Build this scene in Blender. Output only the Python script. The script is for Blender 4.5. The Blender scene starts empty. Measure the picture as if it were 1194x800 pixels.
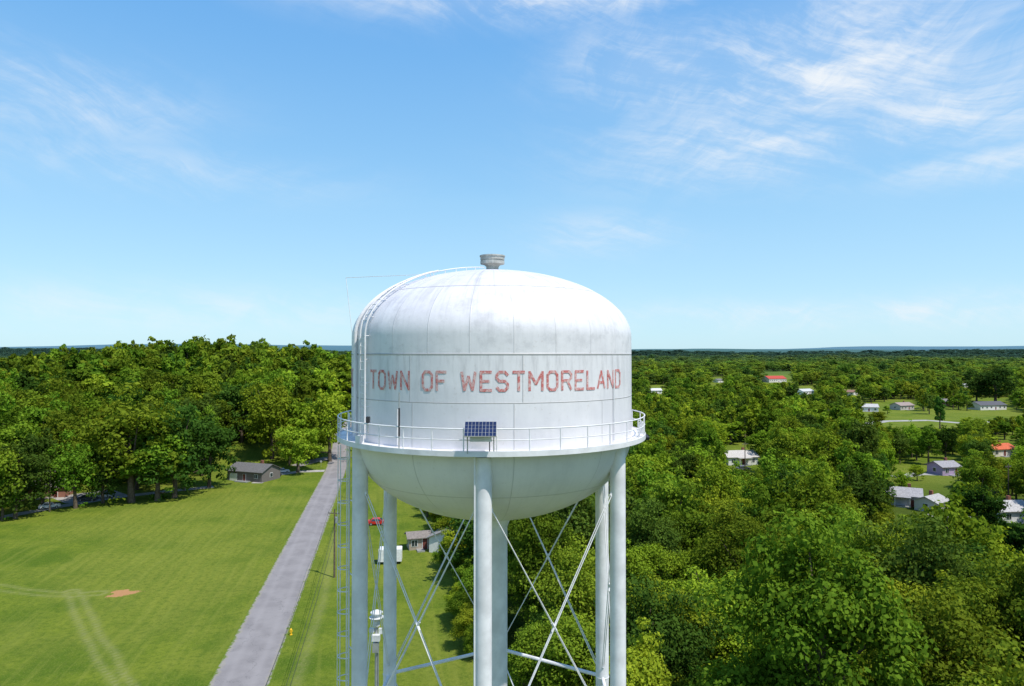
import bpy, math, random
import numpy as np
from mathutils import Vector, Matrix
random.seed(7); RNG=np.random.default_rng(7)
sc=bpy.context.scene
sc.view_settings.view_transform='Standard'; sc.view_settings.look='None'; sc.view_settings.exposure=0
F=796.0; CXP=597.0; HY=413.0; H=37.0
def G(px,py,z=0.0):
    Y=(H-z)*F/(py-HY); return ((px-CXP)/F*Y,Y)
# ---------------- camera
cam=bpy.data.cameras.new("camera"); co=bpy.data.objects.new("camera",cam); sc.collection.objects.link(co)
cam.lens=24; cam.sensor_width=36; cam.clip_end=60000; cam.clip_start=0.5
co.location=(0,0,H); co.rotation_euler=(math.radians(90)+math.atan(13/796),0,0); sc.camera=co
# ---------------- sun & sky
SV=Vector((0.38,-0.30,0.87)).normalized()
el=math.asin(SV.z); az=math.atan2(SV.x,SV.y)
sl=bpy.data.lights.new("sun","SUN"); sl.energy=4.9; sl.angle=math.radians(0.5); sl.color=(1,0.95,0.87)
so=bpy.data.objects.new("sun",sl); sc.collection.objects.link(so); so.location=(40,-30,90)
so.rotation_euler=(-SV).to_track_quat('-Z','Y').to_euler()
w=bpy.data.worlds.new("World"); sc.world=w; w.use_nodes=True
nt=w.node_tree; N=nt.nodes; L=nt.links; N.clear()
class NB:
    def __init__(s,nt): s.nt=nt; s.N=nt.nodes; s.L=nt.links
    def _set(s,inp,v):
        if isinstance(v,bpy.types.NodeSocket): s.L.new(v,inp)
        elif v is not None: inp.default_value=v
    def m(s,op,a,b=None,c=None,clamp=False):
        n=s.N.new('ShaderNodeMath'); n.operation=op; n.use_clamp=clamp
        s._set(n.inputs[0],a); s._set(n.inputs[1],b); s._set(n.inputs[2],c); return n.outputs[0]
    def vm(s,op,a,b=None):
        n=s.N.new('ShaderNodeVectorMath'); n.operation=op; s._set(n.inputs[0],a); s._set(n.inputs[1],b); return n.outputs[0]
    def comb(s,x,y,z):
        n=s.N.new('ShaderNodeCombineXYZ'); s._set(n.inputs[0],x); s._set(n.inputs[1],y); s._set(n.inputs[2],z); return n.outputs[0]
    def sep(s,v):
        n=s.N.new('ShaderNodeSeparateXYZ'); s.L.new(v,n.inputs[0]); return n.outputs
    def noise(s,vec,scale,detail=4,rough=0.55,dist=0.0):
        n=s.N.new('ShaderNodeTexNoise'); s._set(n.inputs['Vector'],vec); n.inputs['Scale'].default_value=scale
        n.inputs['Detail'].default_value=detail; n.inputs['Roughness'].default_value=rough; n.inputs['Distortion'].default_value=dist
        return n.outputs['Fac']
    def mr(s,v,a,b,c=0.0,d=1.0,smooth=True):
        n=s.N.new('ShaderNodeMapRange'); s._set(n.inputs[0],v)
        for i,q in enumerate((a,b,c,d)): n.inputs[i+1].default_value=q
        if smooth: n.interpolation_type='SMOOTHSTEP'
        return n.outputs[0]
    def mix(s,f,a,b,mode='MIX'):
        n=s.N.new('ShaderNodeMix'); n.data_type='RGBA'; n.blend_type=mode; n.clamp_factor=True
        s._set(n.inputs[0],f)
        for i,v in ((6,a),(7,b)):
            if isinstance(v,(tuple,list)) and len(v)==3: v=(*v,1)
            s._set(n.inputs[i],v)
        return n.outputs[2]
    def attr(s,name):
        n=s.N.new('ShaderNodeAttribute'); n.attribute_name=name; return n.outputs['Fac']
    def tc(s,k='Object'):
        n=s.N.new('ShaderNodeTexCoord'); return n.outputs[k]
b=NB(nt)
sky=N.new('ShaderNodeTexSky'); sky.sky_type='NISHITA'; sky.sun_disc=False; sky.sun_elevation=el; sky.sun_rotation=az
sky.altitude=200; sky.air_density=1.0; sky.dust_density=0.6; sky.ozone_density=2.0
d=b.tc('Generated'); dx,dy,dz=b.sep(d)
u=b.m('ARCTAN2',dx,dy); v=dz
base=b.mix(1.0,sky.outputs[0],(1.1,1.5,1.5),'MULTIPLY')
ramp=b.mix(b.mr(v,0.0,0.24,0,1,False),(3.8,5.3,6.4),(2.1,4.1,6.25))
ramp=b.mix(b.mr(v,0.22,0.48,0,1,False),ramp,(0.9,2.8,5.9))
ramp=b.mix(b.mr(v,0.46,1.0,0,1,False),ramp,(0.4,1.5,4.4))
col=b.mix(0.8,base,ramp)
# cirrus
wv=b.noise(b.comb(u,v,0.0),2.0,3,0.5)
wq=b.noise(b.comb(u,v,7.0),4.0,4,0.55)
uu=b.m('ADD',b.m('MULTIPLY',u,2.2),b.m('MULTIPLY',wv,1.0))
vv=b.m('ADD',b.m('MULTIPLY',b.m('ADD',v,b.m('MULTIPLY',u,-0.12)),6.5),b.m('MULTIPLY',wq,1.5))
n1=b.noise(b.comb(uu,vv,1.3),1.9,12,0.66,0.15)
fi=b.noise(b.comb(b.m('ADD',b.m('MULTIPLY',u,3.0),b.m('MULTIPLY',wq,1.5)),b.m('ADD',b.m('MULTIPLY',b.m('ADD',v,b.m('MULTIPLY',u,0.30)),24.0),b.m('MULTIPLY',wv,5.0)),4.1),1.6,8,0.7,0.1)
def blob(u0,v0,su,sv,a=1.0):
    p=b.m('POWER',b.m('DIVIDE',b.m('SUBTRACT',u,u0),su),2.0); q=b.m('POWER',b.m('DIVIDE',b.m('SUBTRACT',v,v0),sv),2.0)
    return b.m('MULTIPLY',b.m('EXPONENT',b.m('MULTIPLY',b.m('ADD',p,q),-1.0)),a)
bl=blob(0.44,0.36,0.22,0.095,1.0)
for a in ((0.22,0.385,0.13,0.06,0.9),(0.34,0.28,0.20,0.05,0.9),(0.60,0.29,0.2,0.045,0.9),(-0.6,0.30,0.16,0.045,0.55),(-0.52,0.235,0.25,0.03,0.4),
          (0.05,0.47,0.34,0.03,1.0),(0.62,0.225,0.12,0.022,0.7),(0.5,0.055,0.34,0.02,0.85),(0.13,0.17,0.10,0.03,0.5),(-0.45,0.06,0.5,0.03,0.45),(0.62,0.42,0.12,0.04,0.8)):
    bl=b.m('MAXIMUM',bl,blob(*a))
back=b.mr(dy,-0.2,0.1,0.35,0.0)
bl=b.m('MAXIMUM',bl,back)
dens=b.m('ADD',b.m('MULTIPLY',n1,0.62),b.m('MULTIPLY',fi,0.38))
dens=b.m('MULTIPLY',b.mr(dens,0.41,0.66),bl)
dens=b.m('ADD',b.m('MULTIPLY',dens,0.88),b.m('MULTIPLY',bl,0.16),clamp=True)
col=b.mix(dens,col,(6.0,6.3,6.6))
bg=N.new('ShaderNodeBackground'); L.new(col,bg.inputs[0]); bg.inputs[1].default_value=0.148
wo=N.new('ShaderNodeOutputWorld'); L.new(bg.outputs[0],wo.inputs[0])
# ---------------- materials
def mat(name,color=(0.5,0.5,0.5),rough=0.7,metal=0.0,var=0.12,scale=3.0,bump=0.0,spec=0.3):
    m=bpy.data.materials.new(name); m.use_nodes=True; q=NB(m.node_tree); p=m.node_tree.nodes['Principled BSDF']
    t=q.tc(); n=q.noise(t,scale,5,0.6)
    c2=tuple(c*(1-var) for c in color); c3=tuple(min(1,c*(1+var)) for c in color)
    m.node_tree.links.new(q.mix(q.mr(n,0.3,0.7),c2,c3),p.inputs['Base Color'])
    p.inputs['Roughness'].default_value=rough; p.inputs['Metallic'].default_value=metal
    p.inputs['Specular IOR Level'].default_value=spec
    if bump:
        bn=m.node_tree.nodes.new('ShaderNodeBump'); bn.inputs['Strength'].default_value=bump; bn.inputs['Distance'].default_value=0.05
        m.node_tree.links.new(n,bn.inputs['Height']); m.node_tree.links.new(bn.outputs[0],p.inputs['Normal'])
    return m
def tank_mat():
    m=bpy.data.materials.new("tank_paint"); m.use_nodes=True; q=NB(m.node_tree); p=m.node_tree.nodes['Principled BSDF']
    t=q.tc(); x,y,z=q.sep(t); a=q.m('ARCTAN2',x,y); zr=q.m('SUBTRACT',z,37.0)
    def line(k,ph,wid):
        f=q.m('FRACT',q.m('ADD',q.m('MULTIPLY',a,k/(2*math.pi)),ph))
        return q.mr(q.m('ABSOLUTE',q.m('SUBTRACT',f,0.5)),0.0,wid*k/(2*math.pi*6),1,0)
    def hl(z0,wid): return q.mr(q.m('ABSOLUTE',q.m('SUBTRACT',zr,z0)),wid*0.4,wid,1,0)
    seam=q.m('MAXIMUM',hl(0.0,0.045),hl(-1.72,0.022)); seam=q.m('MAXIMUM',seam,hl(2.55,0.02)); seam=q.m('MAXIMUM',seam,q.m('MULTIPLY',hl(-5.2,0.02),0.7))
    up=q.m('GREATER_THAN',zr,0.0); mid=q.m('MULTIPLY',q.m('LESS_THAN',zr,0.0),q.m('GREATER_THAN',zr,-1.72)); lo=q.m('LESS_THAN',zr,-1.72)
    vs=q.m('MULTIPLY',line(24,0.1,0.028),q.m('MULTIPLY',up,0.55)); vs=q.m('MAXIMUM',vs,q.m('MULTIPLY',line(9,0.3,0.025),mid)); vs=q.m('MAXIMUM',vs,q.m('MULTIPLY',line(10,0.75,0.025),lo))
    seam=q.m('MAXIMUM',seam,q.m('MULTIPLY',vs,0.7))
    big=q.noise(t,0.45,5,0.6); 
    st=q.noise(q.comb(q.m('MULTIPLY',a,16.0),q.m('MULTIPLY',zr,0.35),0.0),1.6,6,0.65)
    fine=q.noise(t,6,5,0.7); blot=q.noise(t,1.4,7,0.7)
    below=q.mr(zr,-2.2,0.0,0.15,1.0); below=q.m('MULTIPLY',below,q.m('LESS_THAN',zr,0.0))
    domed=q.mr(zr,0.2,3.4,0.25,1.0); domed=q.m('MULTIPLY',domed,up)
    c=q.mix(q.m('MULTIPLY',q.mr(big,0.4,0.72),0.55),(0.77,0.745,0.765),(0.60,0.59,0.63))
    c=q.mix(q.m('MULTIPLY',q.mr(st,0.42,0.75),q.m('MULTIPLY',q.m('MAXIMUM',below,domed),0.70)),c,(0.42,0.405,0.42))
    c=q.mix(q.m('MULTIPLY',q.mr(blot,0.46,0.68),q.m('MULTIPLY',up,0.42)),c,(0.45,0.44,0.46))
    c=q.mix(q.m('MULTIPLY',q.mr(fine,0.58,0.74),0.28),c,(0.42,0.35,0.29))
    c=q.mix(q.m('MULTIPLY',seam,0.6),c,(0.31,0.30,0.29))
    q.L.new(c,p.inputs['Base Color']); p.inputs['Roughness'].default_value=0.42; p.inputs['Specular IOR Level'].default_value=0.35
    bn=q.N.new('ShaderNodeBump'); bn.inputs['Strength'].default_value=0.6; bn.inputs['Distance'].default_value=0.04
    q.L.new(q.m('ADD',seam,q.m('MULTIPLY',big,0.9)),bn.inputs['Height']); q.L.new(bn.outputs[0],p.inputs['Normal'])
    return m
M_tank=tank_mat()
M_white=mat("white_paint",(0.72,0.71,0.725),0.45,var=0.12,scale=1.2)
M_steel=mat("galvanised_steel",(0.42,0.43,0.43),0.45,0.5)
M_ventg=mat("vent_grey",(0.42,0.42,0.39),0.6,0.1,var=0.2)
M_dark=mat("dark_metal",(0.04,0.04,0.045),0.5)
M_panel=mat("solar_cells",(0.015,0.025,0.075),0.15,spec=0.6)
M_wood=mat("pole_wood",(0.13,0.10,0.075),0.9,var=0.3)
def text_mat():
    m=bpy.data.materials.new("faded_red_lettering"); m.use_nodes=True; q=NB(m.node_tree); p=m.node_tree.nodes['Principled BSDF']
    t=q.tc(); n=q.noise(t,8.0,7,0.8); n2=q.noise(t,1.3,3,0.5)
    f=q.m('ADD',q.mr(n,0.44,0.60),q.m('MULTIPLY',q.mr(n2,0.35,0.7),0.3),clamp=True)
    q.L.new(q.mix(q.m('MULTIPLY',f,0.8),(0.54,0.10,0.09),(0.70,0.56,0.54)),p.inputs['Base Color']); p.inputs['Roughness'].default_value=0.6
    return m
M_text=text_mat()
# ---------------- mesh builder
class MB:
    def __init__(s): s.v=[]; s.f=[]; s.mi=[]; s.mats=[]
    def mid(s,m):
        if m not in s.mats: s.mats.append(m)
        return s.mats.index(m)
    def add(s,vs,fs,m):
        o=len(s.v); k=s.mid(m); s.v+= [tuple(x) for x in vs]
        for f in fs: s.f.append([i+o for i in f]); s.mi.append(k)
    def box(s,c,size,m,rz=0.0,rx=0.0):
        hx,hy,hz=[q/2 for q in size]; R=Matrix.Rotation(rz,3,'Z')@Matrix.Rotation(rx,3,'X')
        vs=[R@Vector((i*hx,j*hy,k*hz))+Vector(c) for i in(-1,1) for j in(-1,1) for k in(-1,1)]
        s.add(vs,[(0,1,3,2),(4,6,7,5),(0,4,5,1),(2,3,7,6),(0,2,6,4),(1,5,7,3)],m)
    def tube(s,path,r,m,n=8,closed=False,caps=True,r2=None):
        P=[Vector(p) for p in path]; K=len(P); vs=[]; prev=None
        for i,p in enumerate(P):
            a=P[i-1] if (i>0 or closed) else P[i]; c=P[(i+1)%K] if (i<K-1 or closed) else P[i]
            t=(c-a).normalized()
            up=Vector((0,0,1)) if abs(t.z)<0.95 else Vector((0,1,0))
            if prev is not None:
                e1=(prev-t*prev.dot(t)); e1=e1.normalized() if e1.length>1e-4 else t.cross(up).normalized()
            else: e1=t.cross(up).normalized()
            prev=e1; e2=t.cross(e1)
            rr=r if r2 is None else r+(r2-r)*i/(K-1)
            for k in range(n):
                an=2*math.pi*k/n; vs.append(p+e1*(rr*math.cos(an))+e2*(rr*math.sin(an)))
        fs=[]
        for i in range(K if closed else K-1):
            j=(i+1)%K
            for k in range(n): fs.append((i*n+k,i*n+(k+1)%n,j*n+(k+1)%n,j*n+k))
        if caps and not closed: fs.append(tuple(range(n))[::-1]); fs.append(tuple((K-1)*n+k for k in range(n)))
        s.add(vs,fs,m)
    def lathe(s,prof,m,n=96,c=(0,0)):
        vs=[];fs=[]
        for (r,z) in prof:
            for k in range(n):
                a=2*math.pi*k/n; vs.append((c[0]+r*math.sin(a),c[1]-r*math.cos(a),z))
        for i in range(len(prof)-1):
            for k in range(n): fs.append((i*n+k,i*n+(k+1)%n,(i+1)*n+(k+1)%n,(i+1)*n+k))
        s.add(vs,fs,m)
    def obj(s,name,parent=None,smooth=False,loc=(0,0,0),rz=0.0):
        me=bpy.data.meshes.new(name); me.from_pydata(s.v,[],s.f); 
        for m in s.mats: me.materials.append(m)
        me.polygons.foreach_set('material_index',s.mi)
        if smooth: 
            me.polygons.foreach_set('use_smooth',[True]*len(s.f))
            try: me.set_sharp_from_angle(angle=math.radians(40))
            except Exception: pass
        me.update(); o=bpy.data.objects.new(name,me); sc.collection.objects.link(o); o.location=loc; o.rotation_euler=(0,0,rz)
        if parent: o.parent=parent
        return o
def empty(name,loc=(0,0,0),rz=0.0):
    e=bpy.data.objects.new(name,None); sc.collection.objects.link(e); e.location=loc; e.rotation_euler=(0,0,rz); e.empty_display_size=0.5; return e
# ---------------- WATER TOWER
TX,TY=-0.86,29.9; R=6.0
tw=empty("water_tower",(TX,TY,0))
def pol(r,deg,z): a=math.radians(deg); return (r*math.sin(a),-r*math.cos(a),z)
prof=[]
for i in range(0,41):
    a=math.radians(-90+90*i/40); prof.append((max(0.001,R*math.cos(a)),H-3.3+3.7*math.sin(a)))
for k in range(1,8): prof.append((R,H-3.3+4.0*k/8))
for i in range(0,41):
    a=math.radians(90*i/40); prof.append((max(0.001,R*math.cos(a)),H+0.7+2.93*math.sin(a)))
B=MB(); B.lathe(prof,M_tank,144); B.obj("tank",tw,True)
B=MB(); B.lathe([(0.66,0.0),(0.66,H-7.5),(0.78,H-7.2),(1.1,H-6.93)],M_white,40); B.obj("riser_pipe",tw,True)
# vent
B=MB(); zt=H+3.6
B.lathe([(0.001,zt-0.02),(0.5,zt),(0.5,zt+0.04),(0.27,zt+0.06),(0.27,zt+0.22),(0.34,zt+0.30),(0.47,zt+0.34)],M_ventg,24)
B.lathe([(0.47,zt+0.34),(0.53,zt+0.35),(0.53,zt+0.48),(0.50,zt+0.485),(0.50,zt+0.52),(0.53,zt+0.525),(0.53,zt+0.66),(0.56,zt+0.665),(0.56,zt+0.72),(0.3,zt+0.75),(0.001,zt+0.76)],M_ventg,24)
B.obj("roof_vent",tw,False)
# columns
Rc=5.86; ANG=[-1.5+60*k for k in range(6)]
B=MB()
for a in ANG:
    x,y,_=pol(Rc,a,0); B.lathe([(0.31,0.3),(0.31,H-3.6)],M_white,28,(x,y))
    for zz in (H-15.3,H-27): B.lathe([(0.312,zz-0.03),(0.325,zz-0.02),(0.325,zz+0.02),(0.312,zz+0.03)],M_white,28,(x,y))
    B.lathe([(0.7,0.25),(0.7,0.3),(0.32,0.3)],M_white,20,(x,y))
    B.lathe([(0.9,-0.3),(0.9,0.25),(0.001,0.25)],M_steel,20,(x,y))
B.obj("columns",tw,True)
B=MB()
lev=[H-4.9,H-15.3,H-26.2,1.0]
for i in range(6):
    a0,a1=ANG[i],ANG[(i+1)%6]
    for z in lev[1:3]:
        B.tube([pol(Rc,a0,z),pol(Rc,a1,z)],0.085,M_white,8)
    for zt_,zb_ in zip(lev[:-1],lev[1:]):
        for off in (-0.045,0.045):
            for (p,q) in ((a0,a1),(a1,a0)):
                P=Vector(pol(Rc+off,p,zt_)); Q=Vector(pol(Rc+off,q,zb_))
                B.tube([P,Q],0.020,M_white,6)
        for (p,q) in ((a0,a1),(a1,a0)):
            P=Vector(pol(Rc,p,zt_)); Q=Vector(pol(Rc,q,zb_)); mm=P.lerp(Q,0.5); dd=(Q-P).normalized()*0.18
            B.tube([mm-dd,mm+dd],0.05,M_white,6)
            for e,f in ((P,Q),(Q,P)):
                g=(f-e).normalized(); B.tube([e+g*0.3,e+g*0.7],0.05,M_white,6)
B.obj("bracing",tw,True)
# balcony
B=MB(); Ro=6.56; zd=H-3.36
B.lathe([(5.99,zd),(Ro,zd),(Ro,zd+0.04),(Ro+0.02,zd+0.04),(Ro+0.02,zd-0.15),(Ro-0.05,zd-0.15),(Ro-0.05,zd-0.03),(5.99,zd-0.03)],M_white,120)
for k in range(36):
    a=k*10+3
    B.box(pol(6.27,a,zd-0.085),(0.05,0.50,0.10),M_white,math.radians(a))
    B.tube([pol(Ro-0.02,a,zd+0.04),pol(Ro-0.02,a,zd+0.80)],0.022,M_white,6)
for zz,rr in ((0.80,0.026),(0.42,0.018)):
    B.tube([pol(Ro-0.02,t*3,zd+zz) for t in range(120)],rr,M_white,6,closed=True)
B.obj("balcony",tw,False)
# lower ladder w/ cage
B=MB(); la=-75; r0=6.08
e=Vector(pol(1,la,0)); tng=Vector((e.y*-1,e.x,0)); 
c0=Vector(pol(r0,la,0))
for sgn in (-1,1):
    p=c0+tng*0.2*sgn; B.tube([p+Vector((0,0,0.5)),p+Vector((0,0,zd+0.9))],0.032,M_white,6)
z=0.8
while z<zd+0.8:
    B.tube([c0+tng*0.2+Vector((0,0,z)),c0-tng*0.2+Vector((0,0,z))],0.02,M_white,5); z+=0.3
z=3.0
while z<zd-0.3:
    pts=[c0+tng*(0.2*math.cos(t)*1.5)+e*(0.45*math.sin(t))+Vector((0,0,z)) for t in np.linspace(0.0,math.pi,11)]
    B.tube(pts,0.024,M_white,5,caps=False); z+=0.9
for t in np.linspace(0.2,math.pi-0.2,5):
    p=c0+tng*(0.3*math.cos(t))+e*(0.45*math.sin(t)); B.tube([p+Vector((0,0,3)),p+Vector((0,0,zd-0.4))],0.018,M_white,5)
z=4
while z<zd:
    B.tube([c0+Vector((0,0,z)),Vector(pol(Rc,-61.5,z))],0.025,M_white,5); z+=3.0
B.obj("access_ladder",tw,False)
# shell / roof ladder, close to the plate
def shellpt(s,off):
    if s<=0: return (R+off,H+0.7+s)
    return ((R+off)*math.cos(s),H+0.7+(2.93+off)*math.sin(s))
B=MB(); la=-52
ea=Vector(pol(1,la,0)); tn=Vector((-ea.y,ea.x,0))
S=[-3.9,-3,-2,-1,-0.3]+[0.0+0.06*i for i in range(0,19)]
for sg in (-1,1):
    pts=[]
    for s_ in S:
        r_,z_=shellpt(s_,0.16); pts.append(ea*r_+tn*(0.21*sg)+Vector((0,0,z_)))
    B.tube(pts,0.034,M_white,6)
s_=-3.7
while s_<1.08:
    r_,z_=shellpt(s_,0.16); p=ea*r_+Vector((0,0,z_)); B.tube([p+tn*0.21,p-tn*0.21],0.017,M_white,5)
    s_+=0.3 if s_<0 else 0.07
for s_ in list(np.arange(-3.6,0,0.9))+list(np.arange(0.0,1.05,0.25)):
    for sg in (-1,1):
        r_,z_=shellpt(s_,0.16); r2,z2=shellpt(s_,-0.02); B.tube([ea*r_+tn*(0.21*sg)+Vector((0,0,z_)),ea*r2+tn*(0.21*sg)+Vector((0,0,z2))],0.015,M_white,5)
pts=[]
for s_ in S[:20]:
    r_,z_=shellpt(s_,0.09); pts.append(Vector(pol(r_,-61,z_)))
B.tube(pts,0.07,M_white,8)
pts=[]
for q in np.linspace(0,1,11):
    r_=3.0*(1-q)+0.55*q; an=-52*(1-q)-40*q; zz=H+0.7+2.93*math.sqrt(1-(r_/R)**2); pts.append(Vector(pol(r_,an,zz+0.13)))
B.tube(pts,0.022,M_white,5)
for p in pts[::2]: B.tube([p,p-Vector((0,0,0.15))],0.015,M_white,5)
B.tube([pol(3.2,-58,H+3.30),pol(6.3,-84,H+3.28)],0.012,M_white,5); B.tube([pol(6.3,-84,H+3.28),pol(6.0,-84,H+0.6)],0.012,M_white,5)
B.tube([pol(3.2,-58,H+3.32),pol(3.2,-58,H+3.1)],0.012,M_white,5)
B.obj("roof_ladder",tw,False)
# solar panel
B=MB(); ps=Vector((-0.21,-6.66,H-2.55))
rx=math.radians(40)
B.box(ps,(1.10,0.70,0.035),M_steel,0,rx)
Rm=Matrix.Rotation(rx,3,'X')
for i in range(9):
    for j in range(4):
        c=ps+Rm@Vector((-0.48+0.12*i,-0.255+0.17*j,0.021)); B.box(c,(0.108,0.155,0.006),M_panel,0,rx)
B.box(ps+Vector((0,0.2,-0.30)),(0.75,0.18,0.28),M_white)
for sx in (-0.45,0.45):
    B.tube([ps+Vector((sx,0.1,0.0)),ps+Vector((sx,0.12,-0.85))],0.022,M_steel,6)
    B.tube([ps+Vector((sx,-0.2,-0.17)),ps+Vector((sx,0.1,-0.5))],0.015,M_steel,5)
B.tube([ps+Vector((0.3,0.2,-0.3)),ps+Vector((0.3,0.25,-0.9))],0.02,M_dark,5)
B.obj("solar_panel",tw,False)
# antenna mast & little devices on rail
B=MB()
B.tube([pol(6.55,-28.5,zd-0.1),pol(6.55,-28.5,H-1.35)],0.022,M_steel,6); B.tube([pol(6.55,-28.5,H-2.9),pol(6.55,-28.5,H-1.9)],0.034,M_dark,6)
B.obj("antenna_mast",tw)
B=MB(); p=Vector(pol(6.5,-43,zd+0.95)); B.box(p,(0.12,0.2,0.22),M_dark); B.tube([p,p-Vector((0,0,0.5))],0.02,M_steel,5)
p=Vector(pol(6.6,84,zd-0.18)); B.box(p,(0.22,0.3,0.14),M_dark,0.3,0.4); B.tube([p,p+Vector((-0.1,0,0.5))],0.02,M_dark,5)
p=Vector(pol(6.5,-48,zd+0.05)); B.box(p+Vector((0,0,.12)),(0.3,0.2,0.3),M_white,-0.8)
p=Vector(pol(6.45,72,zd+0.05)); B.box(p+Vector((0,0,.3)),(0.16,0.16,0.45),M_white,1.2)
B.obj("floodlight",tw)
B=MB(); B.tube([pol(6.05,-33,H-3.3),pol(6.05,-33,H-2.0)],0.03,M_white,6)
B.tube([pol(6.05,52,H-3.3),pol(6.05,52,H-1.1)],0.02,M_white,6)
B.tube([pol(Rc+0.36,-4,H-3.5),pol(Rc+0.36,-4,0.5)],0.03,M_white,6)
B.obj("conduit",tw)
# lettering
def px2ang(px):
    u=(px-CXP)/F; dx,dy=u,1.0; A=dx*dx+dy*dy; Bq=-2*(dx*TX+dy*TY); C=TX*TX+TY*TY-R*R
    t=(-Bq-math.sqrt(Bq*Bq-4*A*C))/(2*A); X=t*dx-TX; Y=t*dy-TY; return math.degrees(math.atan2(X,-Y))
LET={'T':(4,[[(0,6),(4,6)],[(2,6),(2,0)]]),'O':(4,[[(1,0),(3,0),(4,1),(4,5),(3,6),(1,6),(0,5),(0,1),(1,0)]]),
'W':(5,[[(0,6),(1,0)],[(1,0),(2.5,4.6)],[(2.5,4.6),(4,0)],[(4,0),(5,6)]]),'N':(4,[[(0,0),(0,6)],[(0,6),(4,0)],[(4,0),(4,6)]]),
'F':(3.7,[[(0,0),(0,6),(3.7,6)],[(0,3),(2.9,3)]]),'E':(3.7,[[(3.7,0),(0,0),(0,6),(3.7,6)],[(0,3),(2.9,3)]]),
'S':(4,[[(0,1),(1,0),(3,0),(4,1),(4,2),(3,3),(1,3),(0,4),(0,5),(1,6),(3,6),(4,5)]]),
'M':(5,[[(0,0),(0,6)],[(0,6),(2.5,2)],[(2.5,2),(5,6)],[(5,6),(5,0)]]),
'R':(4,[[(0,0),(0,6),(3,6),(4,5),(4,4),(3,3),(0,3)],[(2.2,3),(4,0)]]),'L':(3.7,[[(0,6),(0,0),(3.7,0)]]),
'A':(4.4,[[(0,0),(2.2,6)],[(2.2,6),(4.4,0)],[(0.8,2),(3.6,2)]]),'D':(4,[[(0,0),(0,6),(3,6),(4,5),(4,1),(3,0),(0,0)]])}
B=MB(); kk=[0]
def word(wd,a0,a1,z0=H-1.32,z1=H-0.58):
    hs=0.48; sp=2.1
    tot=sum(LET[c][0]+2*hs for c in wd)+ (sp-2*hs)*(len(wd)-1)
    ua=(a1-a0)/tot; uz=(z1-z0)/(6+2*hs); cur=0
    for c in wd:
        wdt,strokes=LET[c]
        for st in strokes:
            for (p,q) in zip(st[:-1],st[1:]):
                P=Vector(p);Q=Vector(q);dv=(Q-P).normalized(); nv=Vector((-dv.y,dv.x))
                ex=hs if (abs(dv.x)<0.01 or abs(dv.y)<0.01) else 0.25
                P2=P-dv*ex*0.6; Q2=Q+dv*ex*0.6
                kk[0]=(kk[0]+1)%5; rad=R+0.008+0.002*kk[0]; n=5; vs=[]
                for i in range(n+1):
                    m_=P2.lerp(Q2,i/n)
                    for sg in (-1,1):
                        pt=m_+nv*hs*sg; aa=a0+(cur+hs+pt.x)*ua; vs.append(pol(rad,aa,z0+(pt.y+hs)*uz))
                B.add(vs,[(2*i,2*i+1,2*i+3,2*i+2) for i in range(n)],M_text)
        cur+=wdt+2*hs+(sp-2*hs)
for off in (0,None):
    A=[("TOWN",px2ang(432),px2ang(478)),("OF",px2ang(492),px2ang(521)),("WESTMORELAND",px2ang(537),px2ang(723))]
    o2=0 if off==0 else (-66-A[2][2])
    for wd,a,c in A: word(wd,a+o2,c+o2)
B.obj("lettering",tw)
# ---------------- TERRAIN
def sm(x,a,b_): t=np.clip((x-a)/(b_-a),0,1); return t*t*(3-2*t)
def vnoise(x,y,s,seed):
    x=x/s+seed*17.3; y=y/s+seed*9.1
    return (np.sin(x*1.3+1.7*np.sin(y*0.9+seed))+np.sin(y*1.7+1.3*np.sin(x*1.1+2*seed))+0.5*np.sin((x+y)*2.3+seed))/2.5
def hgt(x,y):
    x=np.asarray(x,float); y=np.asarray(y,float)
    z=21*np.exp(-((x+150)/105)**2-((y-350)/120)**2)*sm(y,205,280)
    z=z+9*np.exp(-((x+400)/200)**2-((y-500)/160)**2)*sm(y,205,300)
    dd=np.hypot(x,y)
    z=z+sm(dd,900,3000)*(7+9*vnoise(x,y,420,1)) + sm(dd,3400,6000)*(48+36*vnoise(x,y,1300,2)) + sm(dd,7000,11000)*(70+60*vnoise(x,y,3000,3))
    z=z+30*np.exp(-((x+900)/420)**2-((y-3200)/500)**2)
    return z
def axis(lo,hi,dlo,dhi,step,far,nf):
    mid=np.arange(dlo,dhi,step)
    a=dlo-np.geomspace(step*1.3,dlo-lo,nf)[::-1]; c=dhi+np.geomspace(step*1.3,hi-dhi,nf)
    return np.concatenate([a,mid,c])
xs=axis(-16000,16000,-105,-5,0.6,0,120); ys=axis(-3000,16000,70,190,0.6,0,140)
X,Y=np.meshgrid(xs,ys); Z=hgt(X,Y); nx,ny=len(xs),len(ys)
me=bpy.data.meshes.new("ground")
V=np.stack([X.ravel(),Y.ravel(),Z.ravel()],1).astype(np.float32)
ii=np.arange(nx*ny).reshape(ny,nx); Fq=np.stack([ii[:-1,:-1].ravel(),ii[:-1,1:].ravel(),ii[1:,1:].ravel(),ii[1:,:-1].ravel()],1).astype(np.int32)
def fastmesh(me,V,Fq):
    me.vertices.add(len(V)); me.vertices.foreach_set('co',V.astype(np.float32).ravel())
    n=Fq.shape[0]; k=Fq.shape[1]; me.loops.add(n*k); me.loops.foreach_set('vertex_index',Fq.astype(np.int32).ravel())
    me.polygons.add(n); me.polygons.foreach_set('loop_start',np.arange(0,n*k,k,dtype=np.int32))
    try: me.polygons.foreach_set('loop_total',np.full(n,k,dtype=np.int32))
    except Exception: pass
    me.update(calc_edges=True)
fastmesh(me,V,Fq); me.polygons.foreach_set('use_smooth',np.ones(len(Fq),bool))
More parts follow.
